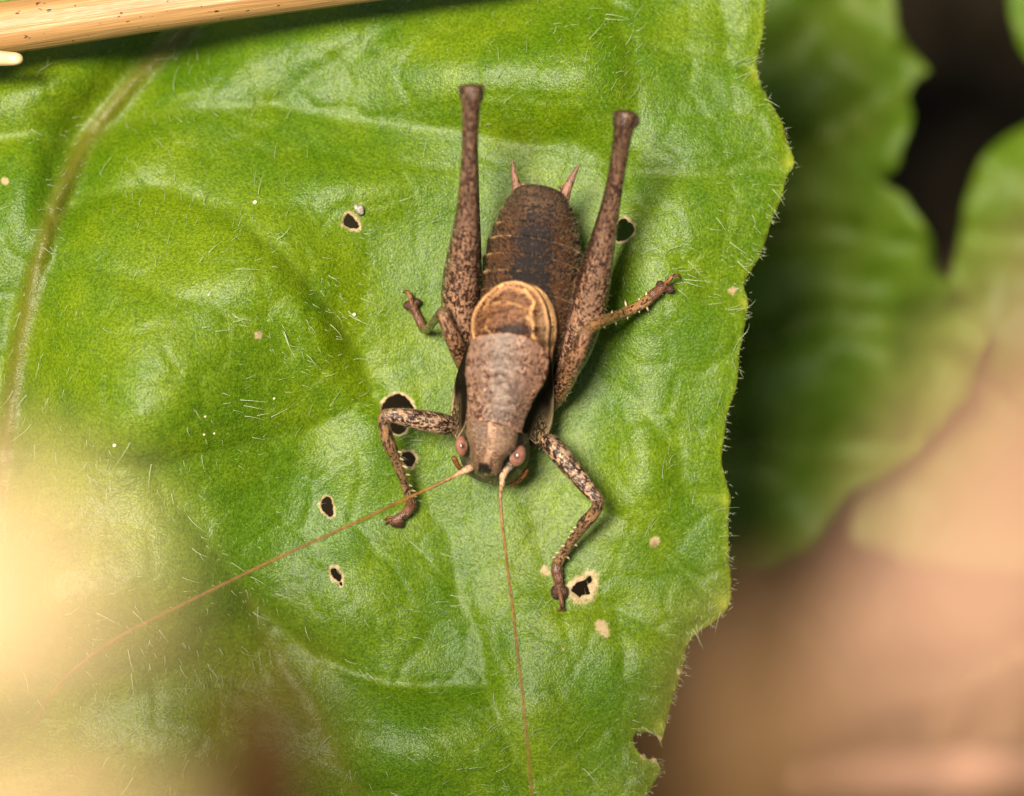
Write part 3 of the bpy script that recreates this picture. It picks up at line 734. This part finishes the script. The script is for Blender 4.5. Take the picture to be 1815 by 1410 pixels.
V, F, A = body.arrays()
tmp = mesh_obj('tmp_body', V, F, None)
rm = tmp.modifiers.new('r', 'REMESH'); rm.mode = 'VOXEL'; rm.voxel_size = 0.0062
sm_ = tmp.modifiers.new('s', 'SMOOTH'); sm_.factor = 0.5; sm_.iterations = 2
dg = bpy.context.evaluated_depsgraph_get()
me = bpy.data.meshes.new_from_object(tmp.evaluated_get(dg)); me.name = 'body'
bpy.data.objects.remove(tmp)
for k_ in [x_.name for x_ in me.attributes if x_.name in ('tint', 'dark', 'spk', 'pc', 'region', 'dull')]: me.attributes.remove(me.attributes[k_])
n = len(me.vertices); co = np.zeros(n * 3, np.float32); me.vertices.foreach_get('co', co); co = co.reshape(-1, 3)
kd = kdtree.KDTree(len(V))
for i_, v_ in enumerate(V.tolist()): kd.insert(v_, i_)
kd.balance()
ii = np.array([kd.find(v_)[1] for v_ in co.tolist()])
set_attrs(me, {k_: x_[ii] for k_, x_ in A.items() if k_ != 'region'})
# the pattern runs on smoothly: exact place on the piece instead of the nearest vertex
off_ = co - V[ii]; pcx = A['pc'][ii] + off_ * 0.5
me.attributes['pc'].data.foreach_set('vector', pcx.astype(np.float32).ravel())
nrm = np.zeros(n * 3, np.float32); me.vertices.foreach_get('normal', nrm); nrm = nrm.reshape(-1, 3)
co2 = co - ORG.astype(np.float32); me.vertices.foreach_set('co', co2.ravel())
me.polygons.foreach_set('use_smooth', [True] * len(me.polygons)); me.materials.clear(); me.materials.append(M['body']); me.update()
body_o = bpy.data.objects.new('body', me); C.objects.link(body_o); body_o.parent = cricket

def part(name, V, F, m, attrs=None, parent=cricket):
    o = mesh_obj(name, np.asarray(V) - ORG, F, m, parent, attrs=attrs); return o

# short pale hair on abdomen and legs
reg = A['region'][ii]
kh = np.concatenate([rng.choice(np.where((reg > 0.5) & (co[:, 2] > 0.2))[0], 3600), rng.choice(np.where((reg < 0.5) & (co[:, 2] > 0.08))[0], 3800)])
tl = np.array([0.12, 0.55, 0.15])
dr = nrm[kh] + np.where((reg[kh] > 0.5)[:, None], tl[None] * 0.9, 0) + rng.normal(0, 0.25, (len(kh), 3))
ln = np.where(reg[kh] > 0.5, rng.uniform(0.012, 0.028, len(kh)), rng.uniform(0.006, 0.018, len(kh)))
Vh, Fh = hair_bag(co[kh] - nrm[kh] * 0.003, dr, ln, np.full(len(kh), 0.0008), rng.normal(0, 0.15, (len(kh), 3)), 2)
tag(part('body_hair', Vh, Fh, M['fuzz']), kind='stuff')

# ---- pronotum: saddle-shaped shield with side lobes
ROWS = [  # outer, mid, ridge, quarter, centre, quarter, ridge, mid, outer
    [(813, 777, .27), (824, 762, .38), (831, 748, .585), (851, 746, .655), (874, 747, .685), (898, 754, .66), (919, 765, .59), (928, 771, .38), (948, 783, .27)],
    [(806, 764, .27), (822, 744, .36), (833, 733, .615), (855, 730, .675), (880, 731, .705), (904, 736, .68), (923, 746, .615), (938, 754, .36), (966, 776, .27)],
    [(803, 740, .25), (822, 721, .36), (835, 712, .635), (859, 708, .69), (886, 709, .72), (912, 715, .695), (932, 724, .63), (946, 731, .36), (975, 752, .25)],
    [(806, 706, .28), (823, 691, .38), (834, 685, .655), (862, 681, .71), (892, 681, .735), (921, 689, .71), (944, 699, .65), (955, 704, .38), (979, 722, .28)],
    [(813, 672, .34), (818, 666, .48), (831, 657, .675), (862, 651, .73), (897, 651, .752), (932, 661, .73), (960, 673, .67), (967, 680, .49), (977, 690, .36)],
    [(823, 640, .40), (826, 636, .54), (834, 628, .69), (865, 618, .745), (902, 618, .765), (940, 630, .745), (967, 645, .69), (970, 652, .55), (974, 660, .42)],
    [(834, 611, .56), (836, 607, .62), (840, 601, .70), (866, 592, .755), (904, 590, .775), (942, 602, .755), (966, 622, .70), (969, 628, .63), (971, 634, .56)]]
R_ = np.array(ROWS, float); nv = 90
G = np.stack([catmull(R_[:, j], nv) for j in range(9)], 1)             # nv x 9 x 3
def across(row):
    L_ = catmull(row[0:3], 18)[:-1]; D_ = catmull(row[2:7], 61)[:-1]; Rr = catmull(row[6:9], 18); return np.vstack([L_, D_, Rr])
G = np.array([across(r) for r in G]); nu = G.shape[1]
px, py, pz = G[..., 0], G[..., 1], G[..., 2]
u = np.linspace(0, 1, nu)[None] * np.ones((nv, 1)); v = np.linspace(0, 1, nv)[:, None] * np.ones((1, nu))
disc = (np.arange(nu) >= 17) & (np.arange(nu) <= 77); discm = disc[None] * np.ones((nv, 1))
gd = dist_poly(px, py, [(866, 692), (866, 674), (872, 664), (878, 668), (885, 661), (893, 664), (900, 668), (902, 680)])[0]
g2 = dist_poly(px, py, [(834, 716), (852, 718), (872, 712), (890, 718), (908, 714), (934, 728)])[0]
g3 = dist_poly(px, py, [(850, 690), (862, 682), (868, 670)])[0]; g4 = dist_poly(px, py, [(905, 700), (918, 712), (926, 715)])[0]
g5 = dist_poly(px, py, [(836, 648), (870, 636), (905, 636), (945, 648), (962, 660)])[0]
rel = -0.020 * np.exp(-(gd / 3.0) ** 2) + 0.012 * np.exp(-((gd - 7) / 5) ** 2) - 0.007 * np.exp(-(g2 / 3.5) ** 2) + 0.002 * np.exp(-((g2 - 8) / 5) ** 2)
rel += -0.007 * np.exp(-(g3 / 2.6) ** 2) - 0.006 * np.exp(-(g4 / 2.6) ** 2) - 0.006 * np.exp(-(g5 / 6) ** 2)
rel += -0.010 * np.exp(-((px - 884) / 12) ** 2 - ((py - 678) / 10) ** 2) + 0.006 * fbm(px / 4.5, py / 3.6, 71, 3)
pz = pz + rel * discm + 0.004 * fbm(px / 16, py / 16, 75, 2)
ridge_w = np.exp(-((np.arange(nu) - 17) / 2.2) ** 2) + np.exp(-((np.arange(nu) - 77) / 2.2) ** 2)
px = px + ridge_w[None] * 2.2 * fbm(v * 22, u * 3, 81, 2)
rimd = np.minimum(np.minimum(np.arange(nu)[None], nu - 1 - np.arange(nu)[None]) * 1.0, np.minimum(np.arange(nv)[:, None], nv - 1 - np.arange(nv)[:, None]) * 1.3)
rim = np.exp(-(rimd / 1.3) ** 2)
tint = np.tile(np.array([.265, .142, .086]), px.shape + (1,)); spk = np.full(px.shape, 0.44)
cen = np.exp(-((px - 890) / 36) ** 2) * smooth01((775 - py) / 40) * discm
tint = tint * (1 - 0.85 * cen[..., None]) + np.array([.155, .122, .10]) * 0.85 * cen[..., None]
bandd = np.exp(-(g5 / 11) ** 2) * discm; spk = spk + 0.5 * np.exp(-(gd / 3.0) ** 2) * discm - 0.30 * cen + 0.16 * bandd + 0.1 * np.exp(-((py - 735) / 14) ** 2) * discm
lob = 1 - discm
lt = np.clip(np.where(np.arange(nu)[None] < 17, (17 - np.arange(nu)[None]) / 17.0, (np.arange(nu)[None] - 77) / 17.0), 0, 1) * np.ones((nv, 1))
low = smooth01((lt - 0.35) / 0.4) * smooth01((0.55 - v) / 0.3)
lc = np.array([.012, .009, .005]) * (1 - low[..., None]) + np.array([.20, .135, .065]) * low[..., None]  # upper lobes: their own dark band, with shade below the ridge painted in
tint = tint * (1 - lob[..., None]) + lc * lob[..., None]; spk = spk * (1 - lob) + (0.25 + 0.3 * low) * lob
pz = pz + 0.012 * np.exp(-(v / 0.05) ** 2) * discm     # the front edge stands a little off the head
rimc = np.where(discm[..., None] > 0.5, np.array([.25, .12, .065]), np.array([.42, .31, .17]))
tint = tint * (1 - rim[..., None]) + rimc * rim[..., None]; spk = spk - 0.8 * rim
idx = np.arange(nv * nu).reshape(nv, nu)
Fp = np.stack([idx[:-1, :-1], idx[1:, :-1], idx[1:, 1:], idx[:-1, 1:]], -1).reshape(-1, 4)[:, ::-1]
dkp = np.where(lob[..., None] > 0.5, np.array([.022, .016, .008]), np.array([.050, .018, .009]))
pro = part('pronotum', P(px, py, pz).reshape(-1, 3), Fp, M['body'],
           dict(tint=tint.reshape(-1, 3), dark=dkp.reshape(-1, 3), spk=spk.ravel(), dull=(lob * 0.40 * (1 - 0.5 * low) - 0.06 * discm).ravel(), pc=(np.stack([px / PXU, py / PXU * 0.55, pz], -1) * 1.15 + 9).reshape(-1, 3)))
s_ = pro.modifiers.new('thickness', 'SOLIDIFY'); s_.thickness = 0.016; s_.offset = -1 if False else 1
pro['label'] = 'pinkish brown saddle-shaped neck shield with dark side lobes'

# ---- the two short wings
def wing(outline, veins, dz, base, name_lab, seed):
    o = refine(outline, 4, 0.3, seed); V, F = sheet(o, [], 2.6, seed=seed)
    x, y = V[:, 0], V[:, 1]
    l = (x - 912) * 0.985 + (y - 570) * 0.173
    z = 0.752 - 0.155 * np.abs(l / 76) ** 2.2 - 0.075 * smooth01((585 - y) / 95) - 0.07 * smooth01((y - 598) / 20) + dz
    ed, _ = dist_poly(x, y, o, True)
    pv = np.exp(-((ed - 3.5) / 3.2) ** 2); z = z + 0.010 * pv
    for pts, wd, a_ in veins:
        d, _ = dist_poly(x, y, pts); e_ = np.exp(-(d / wd) ** 2); pv = np.maximum(pv, e_ * a_); z = z + 0.013 * e_ * a_
    wr = fbm(x / 8, y / 4.5, seed + 3, 3); z = z + 0.014 * wr * np.exp(-((x - 895) / 45) ** 2 - ((y - 565) / 45) ** 2) + 0.004 * fbm(x / 5, y / 5, seed, 2)
    dkz = np.exp(-((x - 905) / 42) ** 2 - ((y - 586) / 13) ** 2)
    mirror = np.exp(-((x - 964) / 12) ** 4 - ((y - 578) / 36) ** 4)
    tn = np.tile(np.array(base), (len(x), 1)); tn = tn * (1 - mirror[:, None] * 0.6) + np.array([.30, .20, .115]) * mirror[:, None] * 0.6
    tn = tn * (1 - pv[:, None]) + np.array([.50, .28, .115]) * pv[:, None]
    sp = 0.45 + 0.75 * dkz + 0.9 * wr * 0.6 - 0.6 * pv - 0.3 * mirror
    ob = part('wing', P(x, y, z), F, M['body'], dict(tint=tn, dark=np.tile((.05, .018, .007), (len(x), 1)) * (1 - 0.7 * dkz[:, None]), spk=sp, pc=np.stack([x / PXU, y / PXU, z], -1) * 1.1 + seed))
    m_ = ob.modifiers.new('thickness', 'SOLIDIFY'); m_.thickness = 0.008; m_.offset = -1
    ob['label'] = name_lab
wing([(838, 606), (833, 580), (836, 556), (849, 532), (868, 513), (891, 500), (914, 496), (936, 502), (955, 516), (968, 540), (975, 570), (974, 600), (966, 650), (900, 660), (850, 640)],
     [([(930, 512), (948, 535), (941, 552), (946, 575), (944, 592), (955, 612), (962, 640)], 3.2, 1.0), ([(884, 515), (866, 530), (858, 548)], 3.0, 0.4), ([(935, 560), (946, 575)], 4, .8),
      ([(860, 580), (868, 588), (886, 588), (905, 596), (925, 602), (940, 604)], 2.4, 0.8), ([(885, 512), (910, 508), (935, 520)], 3, 0.45), ([(872, 540), (890, 533), (912, 538), (935, 548)], 2.0, .5)],
     0.012, (.20, .085, .032), 'upper amber wing with raised cream veins', 91)
wing([(880, 640), (862, 560), (880, 515), (915, 499), (945, 504), (966, 517), (980, 538), (987, 562), (988, 590), (983, 616), (970, 655), (920, 665)],
     [([(960, 522), (972, 540), (979, 565), (978, 595), (972, 625)], 2.2, .8)], -0.022, (.34, .20, .08), 'lower wing showing as a cream rim beside the upper wing', 95)

# ---- eyes
b = NB('compound_eye'); pu = b.attr('pupil'); ri = b.attr('rim'); o_ = b.obj()
ce = b.voro(o_, 160)
col = b.mix(b.ramp(b.noise(o_, 30, 2), 0.35, 0.65), (0.21, 0.085, 0.056), (0.29, 0.125, 0.088))
col = b.mix(pu, col, (0.035, 0.012, 0.008)); col = b.mix(ri, col, (0.55, 0.42, 0.28))
M['eye'] = b.done(col, 0.22, 0.5, b.bump(ce, 0.15, 0.003))
for x0, y0, z0, rx, ry, rz, tr, pdir in ((818, 790, .50, 11.5, 18.5, 21, 0.10, (0.10, 0.0, 1)), (917.5, 807, .52, 14.5, 20, 21, -0.35, (-0.10, -0.02, 1))):
    V, F, pts = blob(x0, y0, z0, rx, ry, rz, None, None, None, tr)
    dn = pts / np.linalg.norm(pts, axis=1)[:, None]; pd = np.array(pdir); pd = pd / np.linalg.norm(pd)
    up_ = np.exp(-((1 - dn @ pd) / 0.035) ** 2)
    ins = np.array([1.0, 0.15, 0.35]) if x0 < 860 else np.array([-1.0, 0.25, 0.35]); ins /= np.linalg.norm(ins)
    part('eye', V, F, M['eye'], dict(pupil=up_, rim=smooth01((dn @ ins - 0.72) / 0.1)))

# ---- antennae
def horn(base, shaft, lab=None):
    bs = Bag(); bg = Bag()
    for c, tn, sp in base:
        c = np.asarray(c, float); q = catmull(c, 14); r = q[:, 3] / PXU * (1 - q[:, 2] / CAM_H)
        V, F, loc = tube(P(q[:, 0], q[:, 1], q[:, 2]), r, None, 14); bs.add(V, F, tint=np.array(tn), dark=np.array((.07, .035, .018)), spk=sp, pc=loc + 2)
    q = catmull(shaft, 420); r = q[:, 3] / PXU * (1 - q[:, 2] / CAM_H)
    r = r * (1 + 0.10 * np.cos(np.arange(420) * 2 * math.pi / 3.0))            # the many small rings
    V, F, loc = tube(P(q[:, 0], q[:, 1], q[:, 2]), r, None, 8)
    t = np.clip(loc[:, 2] / loc[:, 2].max(), 0, 1)
    tn = np.array([.26, .15, .07])[None] * (1 - smooth01(t / 0.12))[:, None] + np.array([.20, .098, .020])[None] * smooth01(t / 0.12)[:, None]
    bg.add(V, F, tint=tn, dark=np.array((.10, .04, .012)), spk=0.22, pc=loc * np.array([1, 1, .6]) + 4)
    V, F, A_ = bg.arrays(); an = part('antenna', V, F, M['body'], A_)
    V, F, A_ = bs.arrays(); part('scape', V, F, M['body'], A_, an); return an
horn([([(838, 822, .47, 8), (834, 827, .485, 7)], (.10, .08, .05), .3), ([(834, 829, .49, 6.5), (829, 831, .50, 6.8), (823, 834, .505, 6)], (.36, .225, .14), .12), ([(822, 835, .505, 5), (815, 838.5, .51, 4.6), (808, 842, .515, 3.6)], (.36, .21, .12), .12)],
     [(812, 840, .51, 3.5), (770, 861, .55, 3.0), (728, 880, .60, 2.7), (640, 921, .70, 2.5), (500, 985, .8, 2.5), (400, 1033, .85, 2.5), (300, 1083, .9, 2.4), (210, 1130, .95, 2.3), (140, 1180, 1.0, 2.1), (90, 1232, 1.0, 1.9), (55, 1290, 1.0, 1.6)])
horn([([(905, 823, .49, 8), (901, 829, .50, 7)], (.17, .14, .11), .3), ([(898, 831, .50, 6.6), (893, 838, .505, 7), (890.5, 846, .505, 6)], (.36, .225, .14), .12), ([(890, 848, .505, 4.2), (890, 856, .51, 4.9), (889, 861, .51, 4.2)], (.36, .22, .13), .12)],
     [(889, 858, .51, 4.0), (887, 880, .53, 3.2), (889, 915, .54, 2.7), (893, 950, .56, 2.5), (900, 1010, .60, 2.4), (908, 1070, .66, 2.4), (917, 1150, .75, 2.3), (927, 1240, .85, 2.2), (937, 1340, .95, 2.1), (944, 1420, 1.05, 2.0), (962, 1600, 1.3, 1.7), (1000, 1800, 1.6, 1.4)])

# ---- feelers at the mouth, cerci, claws, spines
def thin(name, ctrl, tint, dark=DK, spk=0.3, n=16, seg=10, extra=()):
    bg = Bag()
    for c in [ctrl] + list(extra):
        q = catmull(np.asarray(c, float), n); r = q[:, 3] / PXU * (1 - q[:, 2] / CAM_H)
        V, F, loc = tube(stand(q[:, 0], q[:, 1], q[:, 2]), r, None, seg); bg.add(V, F, tint=np.array(tint), dark=np.array(dark), spk=spk, pc=loc * np.array([1, 1, .5]) + ctrl[0][0] * 0.01)
    V, F, A_ = bg.arrays(); return part(name, V, F, M['body'], A_)
thin('palp', [(835, 838, .20, 5), (820, 833, .24, 4.5), (811, 824, .27, 4.5), (805, 812, .29, 5)], (.17, .06, .018))
thin('palp', [(895, 852, .18, 5), (908, 857, .20, 4.5), (920, 850, .24, 4.5), (930, 840, .27, 4.5), (933, 834, .28, 5)], (.19, .06, .016))
thin('cercus', [(921, 352, .40, 11), (917, 335, .42, 9.5), (913, 318, .43, 7), (910, 300, .44, 4.5), (908, 285, .45, 1.8)], (.20, .105, .065), (.07, .03, .02), .36, 20, 14, [[(918, 331, .42, 6), (926, 328, .42, 5), (932, 326, .43, 2), (934, 325, .43, .8)]])
thin('cercus', [(998, 356, .40, 11), (1003, 338, .42, 9.5), (1011, 321, .43, 7), (1018, 306, .44, 4.5), (1027, 291, .45, 1.8)], (.20, .105, .065), (.07, .03, .02), .36, 20, 14, [[(1004, 335, .42, 6), (997, 333, .42, 5), (992, 331, .43, 2), (990, 329, .43, .8)]])
CL = (.17, .07, .03)
thin('claw', [(731, 541, .06, 5), (728, 529, .075, 4.5), (724, 519, .07, 4), (718, 515, .04, 2), (714, 517, .015, 1)], CL, n=14)
thin('claw', [(1178, 506, .07, 5), (1186, 496, .11, 4.2), (1195, 488, .125, 3.4), (1203, 488, .10, 2.6), (1207, 493, .05, 1.2)], CL, n=18)
thin('claw', [(991, 1042, .06, 5), (994, 1058, .075, 4), (996, 1074, .06, 3.6), (996, 1080, .04, 3)], CL, n=14, extra=[[(995, 1077, .05, 3), (990, 1081, .03, 2), (987, 1081, .012, 1)], [(996, 1077, .05, 3), (1000, 1081, .03, 2), (1003, 1080, .012, 1)]])
thin('claw', [(701, 922, .055, 5), (692, 921, .06, 3), (686, 924, .04, 2), (683, 930, .012, 1)], CL, n=14, extra=[[(699, 919, .055, 4), (691, 917, .055, 2.6), (684, 918, .03, 1.4), (681, 922, .012, .8)]])
sp = Bag()
def spines(line, dirpx, ts, L=13, rise=0.02):
    c = np.asarray(line, float)
    q = catmull(c, 200)
    for t in ts:
        k = q[int(t * 199)]; d = np.array(dirpx, float); d /= np.hypot(*d)
        d = d + rng.normal(0, 0.12, 2); Ls = L * rng.uniform(0.8, 1.15)
        s0 = k[:2] + d * k[3] * 0.7
        pts = [(s0[0], s0[1], k[2] + 0.01, 2.3), (s0[0] + d[0] * Ls * .55, s0[1] + d[1] * Ls * .55, k[2] + 0.01 - rise * .5, 1.6), (s0[0] + d[0] * Ls, s0[1] + d[1] * Ls, k[2] - rise, .5)]
        qq = catmull(pts, 7); r = qq[:, 3] / PXU
        V, F, loc = tube(stand(qq[:, 0], qq[:, 1], qq[:, 2]), r, None, 7)
        f = np.clip(loc[:, 2] / loc[:, 2].max(), 0, 1); m_ = np.exp(-((f - 0.4) / 0.25) ** 2)[:, None]
        sp.add(V, F, tint=np.array([.60, .50, .30]) * m_ + np.array([.05, .025, .012]) * (1 - m_), dark=np.array(DK), spk=-0.3, pc=loc)
FL = [(684, 735, .455, 11.5), (680, 745, .45, 11), (684, 766, .42, 11.5), (691, 790, .37, 12.5), (699, 808, .31, 10), (708, 832, .25, 8.6), (718, 858, .17, 8), (725, 878, .11, 9)]
FR = [(1060, 884, .43, 11), (1059, 897, .41, 10.5), (1050, 912, .37, 11.5), (1037, 926, .33, 12.3), (1026, 941, .28, 9.8), (1011, 962, .20, 9), (998, 982, .13, 9), (990, 994, .10, 10)]
MR = [(1038, 588, .62, 10.5), (1052, 577, .58, 10.5), (1082, 564, .43, 9.8), (1110, 552, .25, 9.3), (1135, 540, .15, 9.3), (1148, 531, .10, 10.5)]
spines(FL, (1, 0.25), (.5, .58, .66, .76, .85, .92, .98)); spines(FR, (-1, 0.05), (.5, .58, .65, .74, .83, .92))
spines(FR, (0.8, 0.6), (.7, .85), 8)
spines(MR, (-0.1, -1), (.42, .62, .8, .97), 11); spines(MR, (0.4, 1), (.3, .45, .6, .75, .9), 10)
for kx, ky, kz in ((818, 156, .98), (853, 154, .98), (1091, 203, .95), (1129, 210, .95)):
    s = -1 if kx in (818, 1091) else 1
    for dx in (-2, 2):
        q = catmull([(kx + dx, ky + 8, kz, 3), (kx + dx + s * 1.5, ky, kz + .01, 2.4), (kx + dx + s * 3, ky - 6, kz, .8)], 7); V, F, loc = tube(P(q[:, 0], q[:, 1], q[:, 2]), q[:, 3] / PXU, None, 7)
        sp.add(V, F, tint=np.array([.06, .04, .015]), dark=np.array(DK), spk=.3, pc=loc)
V, F, A_ = sp.arrays(); tag(part('leg_spines', V, F, M['body'], A_), kind='stuff')

# ------------------------------------------------------------------ bits lying on the leaf
def crumb(x, y, rx, ry, rz, c1, c2, name, label, cat, group=None, seed=1):
    z = float(leaf_h(np.array([x]), np.array([y]))[0]) + rz * 0.5 / PXU
    V, F, pts = blob(x, y, z, rx, ry, rz, None, None, None, 0.4)
    V = V + pts * (0.5 * fbm(pts[:, 0] * 60 + seed, pts[:, 1] * 60 + pts[:, 2] * 40, seed, 2))[:, None]
    o = mesh_obj(name, V, F, mat_plain(name + '_mat', c1, c2, 60, 0.6, 0.4)); return tag(o, label, cat, group)
crumb(637, 372, 8, 11, 8, (.10, .08, .06), (.38, .33, .28), 'dropping', 'small grey dropping beside a hole in the leaf', 'dropping', seed=4)
wm = mat_plain('pale_grain', (.45, .42, .28), (.58, .55, .4), 50)
for i_, (x, y, r) in enumerate([(628, 557, 3.4), (203, 789, 3.6), (452, 358, 4.0), (362, 770, 2.2), (380, 768, 2.0), (486, 706, 2.4), (370, 522, 2.2), (364, 738, 2.2)]):
    z = float(leaf_h(np.array([x]), np.array([y]))[0]) + r * 0.6 / PXU
    V, F, pts = blob(x, y, z, r, r * 0.9, r * 0.8, None, None, None, 0.3)
    tag(mesh_obj('dust_grain', V, F, wm), 'tiny pale dust grain lying on the green leaf', 'grain', 'pale dust grains on the leaf')
